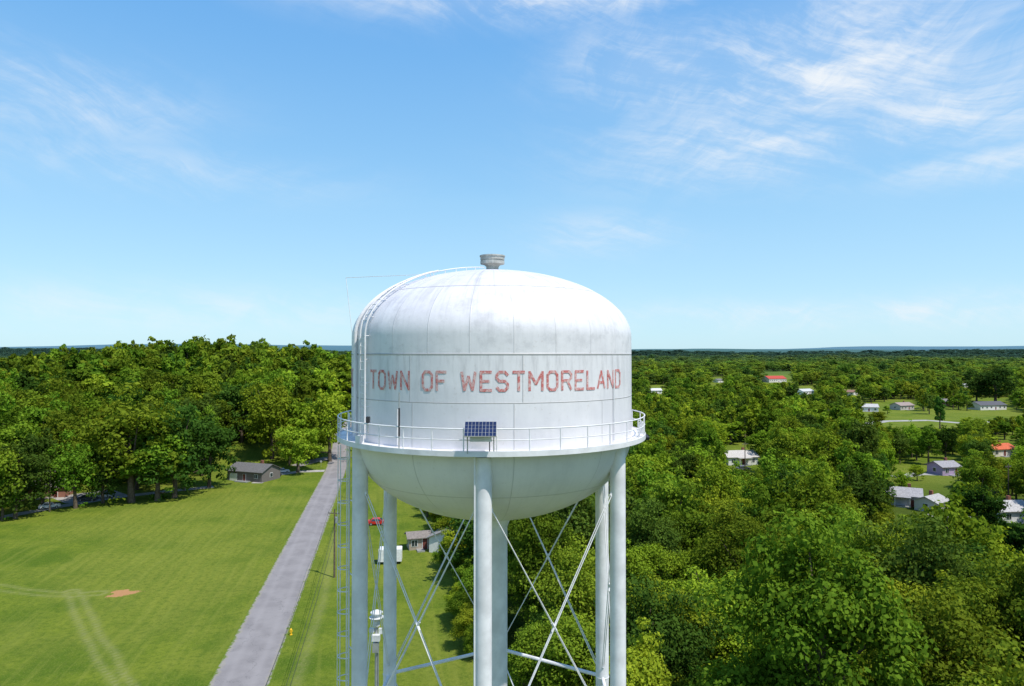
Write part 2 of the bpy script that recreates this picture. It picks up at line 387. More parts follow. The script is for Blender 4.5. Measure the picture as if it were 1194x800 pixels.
def segd(X,Y,pts):
    D=np.full(X.shape,1e9)
    for (a,c) in zip(pts[:-1],pts[1:]):
        ax,ay=a;cx,cy=c; vx,vy=cx-ax,cy-ay; t=np.clip(((X-ax)*vx+(Y-ay)*vy)/(vx*vx+vy*vy),0,1)
        D=np.minimum(D,np.hypot(X-ax-t*vx,Y-ay-t*vy))
    return D
trk=[G(*p) for p in ((86,688),(94,700),(100,715),(108,732),(120,752),(134,775),(150,800),(164,830))]
trk2=[G(*p) for p in ((-60,676),(0,683),(30,688),(60,691),(90,692),(120,690))]
dry=np.zeros_like(X)
for T_,am in ((trk,0.7),(trk2,0.6)):
    D=segd(X,Y,T_)+0.10*np.sin(Y*0.5)+0.08*np.sin(X*0.8); dry=np.maximum(dry,np.exp(-((D-0.85)/0.36)**2)*am)
D=segd(X,Y,[G(345,800),G(378,700),G(392,620)]); dry=np.maximum(dry,np.exp(-((D)/0.6)**2)*0.45)
px_,py_=G(145,690); ang_=np.arctan2(Y-py_,X-px_); rr_=1+0.22*np.sin(3*ang_+1)+0.15*np.sin(5*ang_)
dirt=np.exp(-((((X-px_)/2.0)**2+((Y-py_)/1.7)**2)/rr_**2)**2)
at=me.attributes.new('dry','FLOAT','POINT'); at.data.foreach_set('value',dry.ravel().astype(np.float32))
at=me.attributes.new('dirt','FLOAT','POINT'); at.data.foreach_set('value',dirt.ravel().astype(np.float32))
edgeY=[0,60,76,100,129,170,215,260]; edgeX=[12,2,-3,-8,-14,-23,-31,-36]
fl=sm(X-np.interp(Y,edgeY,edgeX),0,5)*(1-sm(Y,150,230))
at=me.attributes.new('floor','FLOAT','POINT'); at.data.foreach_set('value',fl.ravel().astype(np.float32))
def ground_mat():
    m=bpy.data.materials.new("grass_ground"); m.use_nodes=True; q=NB(m.node_tree); p=m.node_tree.nodes['Principled BSDF']
    t=q.tc(); x,y,z=q.sep(t)
    n0=q.noise(t,0.022,5,0.6); n1=q.noise(t,0.10,7,0.72); n2=q.noise(t,1.3,6,0.75); n3=q.noise(t,5.0,4,0.7)
    c=q.mix(q.mr(n1,0.36,0.64),(0.072,0.128,0.010),(0.155,0.198,0.019))
    c=q.mix(q.m('MULTIPLY',q.mr(n0,0.42,0.60),0.65),c,(0.200,0.220,0.033))
    c=q.mix(q.m('MULTIPLY',q.mr(n2,0.40,0.70),0.65),c,(0.050,0.092,0.009))
    c=q.mix(q.m('MULTIPLY',q.mr(n3,0.48,0.72),0.55),c,(0.245,0.255,0.062))
    wob=q.noise(t,0.03,3,0.5)
    s=q.m('ADD',q.m('ADD',q.m('MULTIPLY',x,0.98),q.m('MULTIPLY',y,0.18)),q.m('MULTIPLY',wob,5.0))
    sn=q.m('SINE',q.m('MULTIPLY',s,2.9)); s2=q.noise(q.comb(q.m('MULTIPLY',s,0.9),q.m('MULTIPLY',y,0.03),0.0),0.9,4,0.65)
    c=q.mix(q.m('MULTIPLY',q.mr(sn,-0.2,1.0,0.0,0.16),q.mr(n0,0.35,0.6)),c,(0.055,0.12,0.01)); c=q.mix(q.mr(s2,0.48,0.7,0,0.30),c,(0.225,0.245,0.045))
    dr=q.attr('dry'); c=q.mix(q.m('MULTIPLY',dr,q.mr(n2,0.3,0.6,0.15,0.7)),c,(0.34,0.32,0.14))
    di=q.m('ADD',q.attr('dirt'),q.m('MULTIPLY',q.m('SUBTRACT',n2,0.5),2.4)); di=q.m('MULTIPLY',q.mr(di,0.35,0.6),q.m('GREATER_THAN',q.attr('dirt'),0.02))
    c=q.mix(di,c,(0.42,0.22,0.10))
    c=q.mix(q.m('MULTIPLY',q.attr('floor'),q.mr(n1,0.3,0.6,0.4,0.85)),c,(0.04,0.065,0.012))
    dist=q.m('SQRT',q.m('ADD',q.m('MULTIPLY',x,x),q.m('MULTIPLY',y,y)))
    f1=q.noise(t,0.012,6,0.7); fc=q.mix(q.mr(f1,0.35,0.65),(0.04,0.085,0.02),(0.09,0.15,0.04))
    c=q.mix(q.mr(dist,900,1800),c,fc); c=q.mix(q.mr(dist,1800,5500,0,0.85,False),c,(0.050,0.115,0.115)); c=q.mix(q.mr(dist,5500,11000,0,0.9,False),c,(0.09,0.18,0.24))  # far woodland green, then bluish distance haze painted into the ground colour
    q.L.new(c,p.inputs['Base Color']); p.inputs['Roughness'].default_value=0.95; p.inputs['Specular IOR Level'].default_value=0.05
    bn=q.N.new('ShaderNodeBump'); bn.inputs['Strength'].default_value=0.7; bn.inputs['Distance'].default_value=0.25
    q.L.new(q.m('ADD',n2,q.m('MULTIPLY',n3,0.5)),bn.inputs['Height']); q.L.new(bn.outputs[0],p.inputs['Normal'])
    return m
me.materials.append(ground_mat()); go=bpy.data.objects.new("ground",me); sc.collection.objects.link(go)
# ---------------- ROADS
def asphalt(name,ca,cb,green=0.0):
    m=bpy.data.materials.new(name); m.use_nodes=True; q=NB(m.node_tree); p=m.node_tree.nodes['Principled BSDF']
    t=q.tc(); n1=q.noise(t,0.25,5,0.6); n2=q.noise(t,6.0,5,0.7); 
    c=q.mix(q.mr(n1,0.35,0.65),ca,cb); c=q.mix(q.mr(n2,0.5,0.75,0,0.15),c,tuple(k*0.6 for k in ca))
    uacross=q.attr('across')
    tr=q.m('ABSOLUTE',q.m('SUBTRACT',q.m('ABSOLUTE',uacross),0.45)); c=q.mix(q.mr(tr,0.0,0.22,0.30,0),c,tuple(k*1.2 for k in cb))
    vor=q.N.new('ShaderNodeTexVoronoi'); vor.feature='DISTANCE_TO_EDGE'; vor.inputs['Scale'].default_value=0.13
    wv=q.vm('ADD',t,q.comb(q.m('MULTIPLY',q.noise(t,0.8,4),3.5),q.m('MULTIPLY',q.noise(t,0.9,4),3.2),0.0)); q.L.new(wv,vor.inputs['Vector'])
    c=q.mix(q.mr(vor.outputs['Distance'],0.0,0.009,0.35,0),c,(0.08,0.08,0.08))
    ed=q.m('ADD',q.m('ABSOLUTE',uacross),q.m('MULTIPLY',q.m('SUBTRACT',q.noise(t,1.1,5,0.7),0.5),0.5)); 
    c=q.mix(q.mr(ed,0.80,0.90,0,0.5),c,(0.30,0.27,0.20)); c=q.mix(q.mr(ed,0.90,1.0),c,(0.12,0.17,0.03))
    q.L.new(c,p.inputs['Base Color']); p.inputs['Roughness'].default_value=0.9; p.inputs['Specular IOR Level'].default_value=0.15
    return m
M_road=asphalt("worn_asphalt",(0.220,0.203,0.200),(0.268,0.248,0.243)); M_conc=asphalt("gravel_drive",(0.30,0.29,0.27),(0.40,0.38,0.36))
def strip(name,pts,width,m,z=0.004,step=2.0):
    P=[Vector((*p,0)) for p in pts]; S=[]
    for a,c in zip(P[:-1],P[1:]):
        n=max(1,int((c-a).length/step)); S+=[a.lerp(c,i/n) for i in range(n)]
    S.append(P[-1]); vs=[];ac=[];fs=[]; cols=(-1.0,-0.5,0,0.5,1.0)
    for i,p in enumerate(S):
        t=(S[min(i+3,len(S)-1)]-S[max(i-3,0)]).normalized(); nn=Vector((t.y,-t.x,0))
        for k in cols:
            q=p+nn*(k*width/2); vs.append((q.x,q.y,float(hgt(q.x,q.y))+z)); ac.append(k)
    K=len(cols)
    for i in range(len(S)-1):
        for k in range(K-1): fs.append((i*K+k,i*K+k+1,(i+1)*K+k+1,(i+1)*K+k))
    me=bpy.data.meshes.new(name); me.from_pydata(vs,[],fs); me.materials.append(m)
    at=me.attributes.new('across','FLOAT','POINT'); at.data.foreach_set('value',ac)
    o=bpy.data.objects.new(name,me); sc.collection.objects.link(o); return o
p1=Vector(G(279,800)); p2=Vector(G(393.5,545)); dr_=(p2-p1)
road_pts=[tuple(p1-dr_*1.0),tuple(p1),tuple(p2),G(401,524),G(414,512),G(440,500)]
strip("road",road_pts,6.7,M_road,0.03)
strip("driveway",[G(-120,622),G(-20,607),G(60,592),G(130,580),G(200,572),G(250,567)],3.6,M_conc,0.02)
strip("driveway",[G(388,549),G(350,550),G(318,554),G(300,563)],3.4,M_conc,0.016)
strip("gravel_lot",[G(70,583),G(140,573)],12,M_conc,0.012)
strip("side_street",[G(392,538),G(372,540),G(345,545)],4.5,M_road,0.012)
strip("side_street",[G(990,497),G(1030,491),G(1080,490),G(1130,494),G(1200,489)],7,M_conc,0.02)
strip("side_street",[G(1040,556),G(1070,552),G(1100,553),G(1150,548)],5,M_conc,0.02)
strip("driveway",[G(1080,600),G(1130,604),G(1200,600)],4,M_conc,0.02)
# ---------------- TREES
def leaf_mat(name,ca,cb,dark):
    m=bpy.data.materials.new(name); m.use_nodes=True; nt=m.node_tree; nt.nodes.clear(); q=NB(nt)
    oi=q.N.new('ShaderNodeObjectInfo'); rnd=oi.outputs['Random']; sh=q.attr('shade')
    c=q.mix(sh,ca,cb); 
    hs=q.N.new('ShaderNodeHueSaturation'); q._set(hs.inputs['Hue'],q.m('ADD',q.m('MULTIPLY',rnd,0.045),0.474)); 
    r2=q.m('FRACT',q.m('MULTIPLY',rnd,7.31)); q._set(hs.inputs['Value'],q.m('ADD',q.m('MULTIPLY',r2,0.80),0.60)); q._set(hs.inputs['Color'],c)
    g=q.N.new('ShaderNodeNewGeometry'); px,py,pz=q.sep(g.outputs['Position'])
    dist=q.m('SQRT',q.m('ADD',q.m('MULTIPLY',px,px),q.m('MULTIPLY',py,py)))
    cc=q.mix(q.mr(dist,300,3000,0,0.40,False),hs.outputs[0],(0.11,0.19,0.105))  # aerial haze painted into the leaf colour, growing with distance from origin
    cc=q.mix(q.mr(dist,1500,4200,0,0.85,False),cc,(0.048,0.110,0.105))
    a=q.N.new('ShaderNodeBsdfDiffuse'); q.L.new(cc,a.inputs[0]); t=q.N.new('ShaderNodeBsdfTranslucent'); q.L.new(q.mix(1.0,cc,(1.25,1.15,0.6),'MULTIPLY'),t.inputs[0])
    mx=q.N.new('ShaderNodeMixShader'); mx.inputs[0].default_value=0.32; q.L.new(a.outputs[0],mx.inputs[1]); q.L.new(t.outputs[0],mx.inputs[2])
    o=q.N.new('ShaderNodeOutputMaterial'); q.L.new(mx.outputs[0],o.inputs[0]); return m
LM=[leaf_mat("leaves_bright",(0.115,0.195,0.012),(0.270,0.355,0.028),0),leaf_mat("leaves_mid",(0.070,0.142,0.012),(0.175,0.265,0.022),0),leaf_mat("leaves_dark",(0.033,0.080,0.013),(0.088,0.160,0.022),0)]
M_bark=mat("bark",(0.11,0.085,0.06),0.95,var=0.35,scale=4,bump=0.5)
def tree_mesh(name,Ht,Rr,ncl,nleaf,ls,seed,lm,th=0.22,conic=0.0,limbs=10):
    r=np.random.default_rng(seed)
    B=MB(); zc=Ht*(th+1)/2; az=Ht*(1-th)/2
    d=r.normal(size=(ncl,3)); d/=np.linalg.norm(d,axis=1)[:,None]; d[:,2]=np.where((d[:,2]<-0.5)&(r.random(ncl)<0.6),-d[:,2],d[:,2])
    rad=r.uniform(0.25,0.95,ncl)**0.55
    ph=r.uniform(0,6.28,4); an=np.arctan2(d[:,1],d[:,0])
    lump=1+0.22*np.sin(2*an+ph[0]+2*d[:,2])+0.16*np.sin(5*an+ph[1]+3*d[:,2])+0.12*np.sin(7*d[:,2]+ph[2])
    C=d*rad[:,None]*lump[:,None]*np.array([Rr,Rr,az])*0.93
    if conic: C[:,:2]*=(1-conic*(C[:,2]/az*0.5+0.5))[:,None]
    C[:,2]+=zc; cr=(0.09+0.24*r.random(ncl)**1.6)*Rr; cs=r.uniform(0,1,ncl)
    el_=np.stack([r.uniform(0.8,1.4,ncl),r.uniform(0.8,1.4,ncl),r.uniform(0.55,0.95,ncl)],1)
    pr=cr**2; pr/=pr.sum(); ci=r.choice(ncl,nleaf,p=pr)
    dd=r.normal(size=(nleaf,3)); dd[:,2]+=0.2; dd/=np.linalg.norm(dd,axis=1)[:,None]
    wob=1+0.4*np.sin(dd[:,0]*5+ci)*np.sin(dd[:,1]*5+2*ci)*np.cos(dd[:,2]*4+ci)
    P=C[ci]+dd*(cr[ci]*(0.45+0.75*r.random(nleaf)**0.8)*wob)[:,None]*el_[ci]
    nrm=dd*0.85+r.normal(size=(nleaf,3))*0.5+np.array([0,0,0.4]); nrm/=np.linalg.norm(nrm,axis=1)[:,None]
    a=np.cross(nrm,r.normal(size=(nleaf,3))); a/=np.linalg.norm(a,axis=1)[:,None]; bb=np.cross(nrm,a)
    s=ls*r.uniform(0.5,1.35,nleaf)[:,None]
    LV=np.stack([P-a*s*0.5,P+bb*s*0.35+nrm*s*0.08,P+a*s*0.5,P-bb*s*0.35+nrm*s*0.08],1).reshape(-1,3)
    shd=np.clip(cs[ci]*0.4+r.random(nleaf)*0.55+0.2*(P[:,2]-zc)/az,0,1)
    tr=0.022*Ht; lean=r.uniform(-0.3,0.3,2)
    tp=[Vector((lean[0]*k*k,lean[1]*k*k,Ht*0.78*k)) for k in (0,0.08,0.25,0.5,0.75,1)]; tp[0].z=-0.4
    B.tube(tp,tr*1.5,M_bark,7,r2=tr*0.3)
    idx=r.choice(ncl,min(limbs,ncl),replace=False)
    for i in idx:
        k=r.uniform(0.28,0.8); st=Vector((lean[0]*k*k,lean[1]*k*k,Ht*0.78*k)); en=Vector(C[i]); 
        if en.z<st.z: st.z=max(Ht*th*0.7,en.z*0.7)
        md=st.lerp(en,0.5)+Vector((0,0,-0.05*Ht*r.random())); B.tube([st,md,en],tr*0.55,M_bark,5,r2=tr*0.12,caps=False)
    nb=len(B.v); me=bpy.data.meshes.new(name)
    quads=[f for f in B.f if len(f)==4]
    V=np.concatenate([np.array(B.v),LV]); Fq=np.concatenate([np.array(quads),np.arange(nleaf*4).reshape(-1,4)+nb])
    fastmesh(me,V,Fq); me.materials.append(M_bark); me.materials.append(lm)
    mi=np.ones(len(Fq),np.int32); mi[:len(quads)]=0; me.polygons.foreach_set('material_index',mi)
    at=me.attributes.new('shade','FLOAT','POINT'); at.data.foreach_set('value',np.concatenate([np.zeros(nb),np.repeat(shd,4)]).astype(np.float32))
    return me
specs=[("oak_tree",14,5.4,120,0,0.10),("maple_tree",13,4.4,100,0,0.10),("tulip_tree",16,4.6,120,1,0.10),("oak_tree",15,5.6,130,1,0.08),("hickory_tree",14,4.3,110,1,0.10),("cedar_tree",11,3.0,90,2,0.06),("oak_tree",13,5.0,110,2,0.10),("maple_tree",12,4.8,100,0,0.10)]
near=[];midl=[]
for i,(nm,h_,r_,nc,li,th) in enumerate(specs):
    cn=0.5 if nm=="cedar_tree" else 0.12
    near.append((nm,h_,r_,tree_mesh(nm+"_mesh",h_,r_,nc,22000,0.30,100+i,LM[li],th,cn)))
    midl.append((nm,h_,r_,tree_mesh(nm+"_mesh",h_,r_,int(nc*0.8),6000,0.54,200+i,LM[li],th*0.6,cn)))
far_col=bpy.data.collections.new("distant_tree_kinds")
for i in range(7):
    nm,h_,r_,nc,li,th=specs[i]
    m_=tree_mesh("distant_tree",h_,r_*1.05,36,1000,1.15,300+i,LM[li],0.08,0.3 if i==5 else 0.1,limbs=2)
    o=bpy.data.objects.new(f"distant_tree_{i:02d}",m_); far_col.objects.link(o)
def proj(x,y,z): return CXP+F*x/y, HY+(H-z)*F/y
TINY=[(838,446),(1098,473),(1128,452),(992,461)]
RECT=[(843,885,518,546),(1038,1080,564,593),(1072,1108,575,600),(1092,1120,535,557),(1132,1180,464,481),(1040,1070,466,481),(1004,1030,469,482),(1154,1186,514,535),(1160,1200,598,612),
(888,924,433,448),(757,773,449,460),(930,952,450,461),(1005,1112,483,499),(1038,1094,542,586),(1100,1194,480,488),(262,325,525,562),(384,412,510,548),(325,400,546,600),(430,503,600,690),(100,132,566,580)]
RECT+=[(a-7,a+7,b_-6,b_+1) for a,b_ in TINY]
tl_x=[-400,0,60,130,230,262,330,400]; tl_y=[640,603,592,579,566,561,553,545]
def ok(x,y,h,r):
    if math.hypot(x-TX,y-TY)<11: return False
    px,tp=proj(x,y,h+float(hgt(x,y))); _,bp=proj(x,y,float(hgt(x,y))); hw=r*0.75*F/y
    roadx=-30.3+(y-75.9)*(-26.3/145.5)
    if y<285 and abs(x-roadx)<5.5+r*0.6: return False
    if x<roadx and y<330:
        if bp+3>np.interp(px,tl_x,tl_y): return False
    elif y<250 and x>roadx:
        if x-r*0.7<np.interp(y,edgeY,edgeX): return False
    for (a,c,t,b_) in RECT:
        if px+hw>a and px-hw<c and tp<b_-3 and bp>t: return False
    return True
def place(i,x,y,s,sz=None,rz=None):
    nm,h_,r_,m_=(near if math.hypot(x,y)<105 else midl)[i]; o=bpy.data.objects.new(nm,m_); sc.collection.objects.link(o)
    o.location=(x,y,float(hgt(x,y))); o.scale=(s,s,sz or s); o.rotation_euler=(random.uniform(-0.05,0.05),random.uniform(-0.05,0.05),random.uniform(0,6.28) if rz is None else rz)
cnt=0
def put(px,pyb,pyt,i,wpx=None):
    x,y=G(px,pyb); h=(pyb-pyt)*y/F; nm,h_,r_,_=near[i]; sz=h/h_; s=sz if wpx is None else (wpx/2*y/F)/(r_*1.02); place(i,x,y,s,sz)
HP=[(348,551,492,7,54),(90,592,508,3,62),(20,604,515,6,66),(155,585,458,3,110),(205,580,474,6,80),(245,568,484,6,60),(385,541,458,0,64),(318,540,445,0,66),(52,592,500,6,50),(-20,610,500,3,80),(185,583,500,4,70),(122,586,520,6,50),(5,606,540,3,50),
(1160,469,427,6,44),(1138,468,438,6,30),(1095,500,462,5,16),(890,540,500,1,36),(1022,498,478,1,20),(1068,560,540,1,16),(1050,572,548,0,20)]
for a in HP: put(*a)
hp=[G(a[0],a[1]) for a in HP]
wts=[3,2,3,3,3,1,3,2]; wtl=[1,1,3,4,3,0,4,1]
yy=34.0
while yy<262:
    sp=6.5 if yy<120 else 7.0
    xx=-0.86*yy-20 
    while xx<0.86*yy+20:
        x=xx+random.uniform(-2.6,2.6); y=yy+random.uniform(-2.6,2.6); xx+=sp
        left=x<-45
        i=random.choices(range(8),wtl if left else wts)[0]; nm,h_,r_,_=near[i]
        s=random.uniform(0.62,1.18)*(1.5 if left else 1.0)
        if random.random()<0.13 and not left: s*=1.28
        if not left and y>120: s*=0.9
        if left: sp_keep=random.random()<0.75
        else: sp_keep=random.random()<0.95
        if not sp_keep: continue
        if any(math.hypot(x-a,y-c)<6 for a,c in hp): continue
        ok_=False
        for t in range(3):
            if ok(x,y,h_*s,r_*s): ok_=True; break
            s*=0.72
        if ok_: place(i,x,y,s,s*random.uniform(0.85,1.2)); cnt+=1
    yy+=sp
for k in range(46):
    y=random.uniform(70,215); x=float(np.interp(y,edgeY,edgeX))+random.uniform(-1,4); s=random.uniform(0.18,0.42)
    px,_=proj(x,y,0)
    if (430<px<503 and 118<y<150): continue
    place(random.choice([0,1,3,7]),x,y,s*1.2,s)
print("near trees",cnt)
# distant forest (instanced)
pts=[];scl=[];rot=[];idx=[]
y=256.0
while y<5200:
    s0=max(7.3,0.0175*y); xx=-0.95*y
    while xx<0.95*y:
        x=xx+random.uniform(-.45,.45)*s0; yj=y+random.uniform(-.45,.45)*s0; xx+=s0*random.uniform(0.8,1.15)
        big=s0/7.2; left=(x<-60 and yj<620)
        sx=big**0.9*random.uniform(0.65,1.2)*(1.4 if left else 0.95); szz=min(big**0.25,1.5)*random.uniform(0.62 if not left else 0.8,1.2)*(1.42 if left else 0.86)
        if random.random()<0.07 and not left: szz*=1.35
        if math.sin(x*0.013+2)*math.sin(yj*0.006+x*0.003)>0.78 and yj<1400 and not left: continue
        k=random.choices(range(7),[1,1,3,4,3,0,5] if left else [3,2,3,3,3,1,4])[0]; h_=specs[k][1]*szz; r_=specs[k][2]*sx
        if left and random.random()<0.25: continue
        if not ok(x,yj,h_,min(r_,9)):
            szz*=0.6; sx*=0.75
            if not ok(x,yj,h_*0.6,min(r_*0.75,7)): continue
        pts.append((x,yj,float(hgt(x,yj))-0.2)); scl.append((sx,sx,szz)); rot.append(random.uniform(0,6.28)); idx.append(k)
    y+=s0*0.95
print("far trees",len(pts))
me=bpy.data.meshes.new("distant_forest"); me.from_pydata(pts,[],[])
a=me.attributes.new('scl','FLOAT_VECTOR','POINT'); a.data.foreach_set('vector',np.array(scl,np.float32).ravel())
a=me.attributes.new('rotz','FLOAT','POINT'); a.data.foreach_set('value',rot)
a=me.attributes.new('kind','INT','POINT'); a.data.foreach_set('value',idx)
fo=bpy.data.objects.new("distant_forest",me); sc.collection.objects.link(fo)
ng=bpy.data.node_groups.new("scatter_trees",'GeometryNodeTree')
ng.interface.new_socket('Geometry',in_out='INPUT',socket_type='NodeSocketGeometry'); ng.interface.new_socket('Geometry',in_out='OUTPUT',socket_type='NodeSocketGeometry')
gi=ng.nodes.new('NodeGroupInput'); go_=ng.nodes.new('NodeGroupOutput'); ip=ng.nodes.new('GeometryNodeInstanceOnPoints')
ci=ng.nodes.new('GeometryNodeCollectionInfo'); ci.inputs['Collection'].default_value=far_col; ci.inputs['Separate Children'].default_value=True; ci.inputs['Reset Children'].default_value=True
def na(nm,ty):
    n=ng.nodes.new('GeometryNodeInputNamedAttribute'); n.data_type=ty; n.inputs['Name'].default_value=nm
    return [o for o in n.outputs if o.enabled and o.name=='Attribute'][0]
cx=ng.nodes.new('ShaderNodeCombineXYZ'); ng.links.new(na('rotz','FLOAT'),cx.inputs[2])
ng.links.new(gi.outputs[0],ip.inputs['Points']); ng.links.new(ci.outputs[0],ip.inputs['Instance']); ip.inputs['Pick Instance'].default_value=True
ng.links.new(na('kind','INT'),ip.inputs['Instance Index']); ng.links.new(cx.outputs[0],ip.inputs['Rotation']); ng.links.new(na('scl','FLOAT_VECTOR'),ip.inputs['Scale'])
ng.links.new(ip.outputs[0],go_.inputs[0]); md=fo.modifiers.new("scatter",'NODES'); md.node_group=ng
# ---------------- HOUSES
M_glass=mat("window_glass",(0.03,0.04,0.05),0.1,spec=0.6); M_trim=mat("white_trim",(0.72,0.72,0.70),0.6)
def house(name,px,pyb,Ln,W,hw,rz,cw,cr,gcol=None,pitch=0.42,porch=False,chim=True,garage=False):
    x,y=G(px,pyb); e=empty(name,(x,y+W/2,0),rz)
    mw=mat(name+"_siding",cw,0.85,var=0.06,scale=2); mr_=mat(name+"_shingles",cr,0.9,var=0.22,scale=3,bump=0.4)
    rh=W/2*pitch*1.0; B=MB(); a,c=Ln/2,W/2
    vs=[(-a,-c,0),(a,-c,0),(a,c,0),(-a,c,0),(-a,-c,hw),(a,-c,hw),(a,c,hw),(-a,c,hw),(-a,0,hw+rh),(a,0,hw+rh)]
    B.add(vs,[(0,1,5,4),(1,2,6,9,5),(2,3,7,6),(3,0,4,8,7)],mw); B.obj("walls",e)
    B=MB(); o=0.45; dz=o*pitch
    for sg in (-1,1):
        y0=sg*(c+o); z0=hw-dz+0.05; z1=hw+rh+0.05
        v=[(-a-o,y0,z0),(a+o,y0,z0),(a+o,0,z1),(-a-o,0,z1)]; v2=[(p[0],p[1],p[2]+0.14) for p in v]
        B.add(v+v2,[(0,1,2,3),(4,5,6,7),(0,1,5,4),(0,3,7,4),(1,2,6,5)],mr_)
    B.obj("roof",e)
    B=MB()
    n=max(2,int(Ln/3.2))
    for k in range(n):
        wx=-a+(k+0.5)*Ln/n
        for sg in (-1,1):
            if k==n//2 and sg==-1: continue
            if garage and sg==-1 and k==0: continue
            B.box((wx,sg*(c+0.02),hw*0.56),(1.25,0.08,1.25),M_trim); B.box((wx,sg*(c+0.05),hw*0.56),(1.05,0.08,1.05),M_glass); B.box((wx,sg*(c+0.07),hw*0.56),(0.06,0.08,1.05),M_trim)
    for sg in (-1,1):
        B.box((sg*(a+0.02),0,hw*0.56),(0.08,1.25,1.25),M_trim); B.box((sg*(a+0.05),0,hw*0.56),(0.08,1.05,1.05),M_glass)
    B.obj("windows",e)
    B=MB(); wx=-a+(n//2+0.5)*Ln/n; B.box((wx,-c-0.03,1.05),(1.15,0.08,2.2),M_trim); B.box((wx,-c-0.06,1.05),(0.92,0.08,2.05),mat("door_paint",(0.16,0.05,0.04),0.5))
    if garage: B.box((-a+0.5*Ln/n+0.2,-c-0.03,1.1),(2.7,0.08,2.2),M_trim)
    B.obj("door",e)
    B=MB(); B.box((0,-c-0.9,0.12),(Ln*0.35,1.8,0.24),M_steel)
    if porch:
        B.box((0,-c-1.0,hw-0.12),(Ln*0.45,2.3,0.16),mr_)
        for sg in (-1,1): B.box((sg*Ln*0.2,-c-1.9,hw/2),(0.14,0.14,hw-0.3),M_trim)
    if chim: B.box((a*0.4,0.6,hw+rh+0.2),(0.7,0.7,1.6),mat("chimney_brick",(0.22,0.09,0.06),0.9,var=0.3,scale=8))
    B.obj("porch",e); return e
house("brick_house",291,561,12.5,8,2.9,-0.35,(0.16,0.14,0.13),(0.13,0.125,0.12),garage=True)
house("ranch_house",864,542,10.5,7.5,2.7,0.15,(0.72,0.71,0.68),(0.48,0.45,0.42),porch=True)
house("ranch_house",1059,590,8,6.5,2.6,-0.5,(0.50,0.52,0.56),(0.33,0.32,0.33),porch=True)
house("cottage_house",1092,597,6,5,2.4,0.6,(0.62,0.60,0.56),(0.38,0.37,0.36))
house("cottage_house",1106,554,6.5,6,2.6,0.2,(0.40,0.30,0.45),(0.30,0.29,0.30))
house("long_building",1156,478,21,10,3.2,0.22,(0.70,0.68,0.64),(0.10,0.10,0.11),chim=False)
house("ranch_house",1055,478,13,8,3.0,0.4,(0.45,0.42,0.38),(0.30,0.24,0.22))
house("ranch_house",1015,480,11,8,3.0,-0.3,(0.70,0.69,0.66),(0.45,0.44,0.43))
house("ranch_house",1168,532,10,7,2.7,0.2,(0.66,0.60,0.52),(0.55,0.13,0.06))
house("ranch_house",1182,609,8,7,2.6,0.1,(0.7,0.7,0.68),(0.42,0.41,0.40))
house("red_roof_building",905,446,26,16,5,0.25,(0.66,0.62,0.58),(0.45,0.07,0.05),chim=False)
house("ranch_house",765,459,10,8,3,0.1,(0.72,0.72,0.7),(0.62,0.62,0.62),chim=False)
house("ranch_house",940,460,15,9,3,0.5,(0.72,0.72,0.7),(0.5,0.5,0.5),chim=False)
house("farmhouse",519,644,5.0,5,2.8,1.35,(0.68,0.68,0.66),(0.26,0.25,0.24),chim=False)
house("storage_shed",487,640,4.0,3.2,2.3,0.3,(0.36,0.30,0.24),(0.22,0.19,0.17),chim=False)
house("cottage_house",52,580,9,7,2.6,0.2,(0.30,0.14,0.10),(0.20,0.19,0.18))
for k_,(a_,b_) in enumerate(TINY):
    cw_,cr_=[((0.7,0.69,0.66),(0.16,0.15,0.15)),((0.35,0.17,0.12),(0.22,0.20,0.19)),((0.6,0.56,0.5),(0.35,0.34,0.33)),((0.7,0.69,0.66),(0.28,0.16,0.12))][k_]
    house("ranch_house",a_,b_,12,8,3,[0.7,-0.4,0.3,-0.9][k_],cw_,cr_,chim=False)
def trailer(px,py,rz):
    x,y=G(px,py); B=MB(); mw=mat("trailer_white",(0.74,0.74,0.73),0.5)
    B.box((0,0,1.55),(4.0,2.2,2.1),mw); B.box((0,0,2.63),(3.9,2.1,0.06),M_trim); B.box((0,0,0.45),(3.8,1.6,0.12),M_dark); B.box((-2.5,0,0.45),(1.0,0.12,0.1),M_dark)
    for sx in (-0.45,0.45):
        for sy in (-1.0,1.0): B.tube([(sx,sy-0.1,0.35),(sx,sy+0.1,0.35)],0.34,M_dark,14)
    B.box((2.01,0,1.5),(0.03,1.8,1.8),M_trim); B.obj("cargo_trailer",None,False,(x,y,0),rz)
trailer(456,655,0.1)
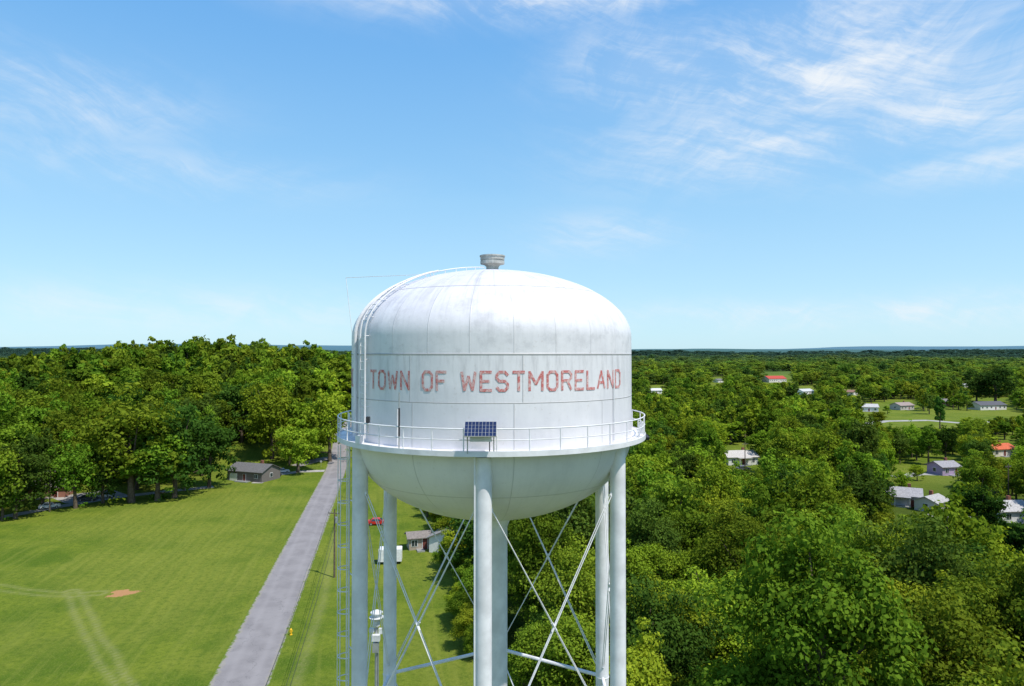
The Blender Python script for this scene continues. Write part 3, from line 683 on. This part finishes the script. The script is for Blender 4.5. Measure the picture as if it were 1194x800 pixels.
def car(name,px,py,rz,colr):
    x,y=G(px,py); e=empty(name,(x,y,0),rz); mp=mat(name+"_paint",colr,0.3,var=0.03,spec=0.6)
    pr=[(-2.2,0.35),(-2.25,0.75),(-2.1,0.92),(-1.7,0.98),(-1.1,1.42),(-0.2,1.48),(0.45,1.42),(1.15,0.98),(2.0,0.85),(2.2,0.65),(2.2,0.35)]
    B=MB(); n=len(pr); vs=[]
    for s,yy in ((1,-0.86),(1,0.86)): vs+=[(p[0],yy*(0.8 if p[1]>1.2 else 1.0),p[1]) for p in pr]
    fs=[tuple(range(n)),tuple(range(2*n-1,n-1,-1))]+[(i,(i+1)%n,(i+1)%n+n,i+n) for i in range(n)]
    B.add(vs,fs,mp); B.obj("body",e)
    B=MB()
    for sg in (-1,1):
        B.add([(-1.45,sg*0.875,0.98),(0.95,sg*0.875,0.98),(0.35,sg*0.72,1.38),(-1.0,sg*0.72,1.38)],[(0,1,2,3)],M_glass)
    B.add([(0.5,-0.66,1.42),(0.5,0.66,1.42),(1.15,0.78,1.02),(1.15,-0.78,1.02)],[(0,1,2,3)],M_glass)
    B.add([(-1.13,-0.66,1.42),(-1.13,0.66,1.42),(-1.68,0.78,1.02),(-1.68,-0.78,1.02)],[(0,1,2,3)],M_glass); B.obj("windows",e)
    B=MB()
    for sx in (-1.35,1.35):
        for sy in (-0.8,0.8): B.tube([(sx,sy-0.11,0.33),(sx,sy+0.11,0.33)],0.33,M_dark,16); B.tube([(sx,sy-0.12,0.33),(sx,sy+0.12,0.33)],0.18,M_steel,12)
    B.obj("wheels",e)
car("parked_car",441,611,0.1,(0.55,0.02,0.015)); car("parked_car",122,580,0.3,(0.75,0.75,0.75)); car("parked_car",104,583,0.2,(0.06,0.07,0.09)); car("parked_car",60,592,0.6,(0.7,0.7,0.7)); car("parked_car",330,551,0.4,(0.7,0.7,0.72)); car("parked_car",320,555,0.4,(0.04,0.04,0.05)); car("parked_car",866,548,0.1,(0.1,0.1,0.12))
# ---------------- poles & wires
def pole(x,y,h=11,rz=0.0,tr=True,name="utility_pole"):
    B=MB(); B.tube([(0,0,-0.3),(0,0,h)],0.17,M_wood,10,r2=0.11); B.box((0,0,h-0.7),(2.2,0.11,0.13),M_wood)
    for sx in (-1.0,-0.45,0.45,1.0): B.tube([(sx,0,h-0.64),(sx,0,h-0.42)],0.05,M_steel,6)
    if tr: B.tube([(0.32,0,h-2.3),(0.32,0,h-1.3)],0.24,M_steel,12)
    B.obj(name,None,False,(x,y,float(hgt(x,y))),rz)
P0=G(391,672); Pn=Vector(P0); dirr=Vector((-26.3,145.5)).normalized()
pl=[Pn-dirr*75,Pn,Pn+dirr*62,Pn+dirr*125]
for i,p in enumerate(pl): pole(p.x,p.y,11.3,-0.18,i%2==1)
M_wire=mat("wire",(0.03,0.03,0.03),0.6)
B=MB()
for a,c in zip(pl[:-1],pl[1:]):
    for off,zz in ((-1.0,10.9),(1.0,10.9),(0,8.9)):
        pts_=[]
        for k in range(13):
            t=k/12; p=a.lerp(c,t); pts_.append((p.x+off,p.y,zz-4*1.1*t*(1-t)))
        B.tube(pts_,0.022,M_wire,4)
B.obj("power_line")
for q_ in ((216,572),(1174,588),(868,553),(965,500),(60,596)):
    xx,yv=G(*q_); pole(xx,yv,10,0.4,False)
# siren pole
sx_,sy_=(440-CXP)/F*58,58.0; es=empty("warning_siren",(sx_,sy_,0))
B=MB(); B.tube([(0,0,-0.3),(0,0,14.2)],0.16,M_steel,10,r2=0.13); B.box((0.0,-0.28,12.4),(0.5,0.35,0.8),M_steel); B.tube([(0.2,-0.1,2),(0.2,-0.1,12)],0.04,M_steel,5); B.obj("post",es)
M_sir=mat("siren_paint",(0.60,0.60,0.58),0.5,var=0.15)
B=MB(); B.lathe([(0.15,14.0),(0.30,14.1),(0.32,14.55),(0.60,14.75),(0.62,14.82),(0.34,14.86),(0.30,15.1),(0.52,15.16),(0.50,15.24),(0.20,15.38),(0.001,15.42)],M_sir,24)
B.box((0,-0.3,13.2),(0.7,0.4,0.5),M_sir); B.box((-0.38,0,13.72),(0.45,0.3,0.3),M_sir); B.box((0.35,0,13.65),(0.3,0.25,0.45),M_sir); B.obj("horn",es,True)
# yellow hydrant
x,y=G(341,738); B=MB(); my=mat("hydrant_yellow",(0.75,0.45,0.02),0.5)
B.lathe([(0.001,0.0),(0.19,0.0),(0.19,0.06),(0.13,0.08),(0.13,0.6),(0.17,0.62),(0.17,0.66),(0.12,0.78),(0.001,0.86)],my,14); B.tube([(-0.24,0,0.48),(0.24,0,0.48)],0.07,my,8); B.tube([(0,-0.22,0.42),(0,0,0.42)],0.08,my,8)
B.obj("fire_hydrant",None,True,(x,y,0))
# street sign at junction
x,y=G(375,546); B=MB(); B.tube([(0,0,0),(0,0,2.6)],0.035,M_steel,6)
vs=[(0.38*math.cos(math.radians(22.5+45*k)),-0.05,2.3+0.38*math.sin(math.radians(22.5+45*k))) for k in range(8)]+[(0.38*math.cos(math.radians(22.5+45*k)),-0.03,2.3+0.38*math.sin(math.radians(22.5+45*k))) for k in range(8)]
B.add(vs,[tuple(range(8)),tuple(range(15,7,-1))]+[(k,(k+1)%8,(k+1)%8+8,k+8) for k in range(8)],mat("sign_back",(0.5,0.5,0.5),0.5,0.3)); B.obj("traffic_sign",None,False,(x,y,0))
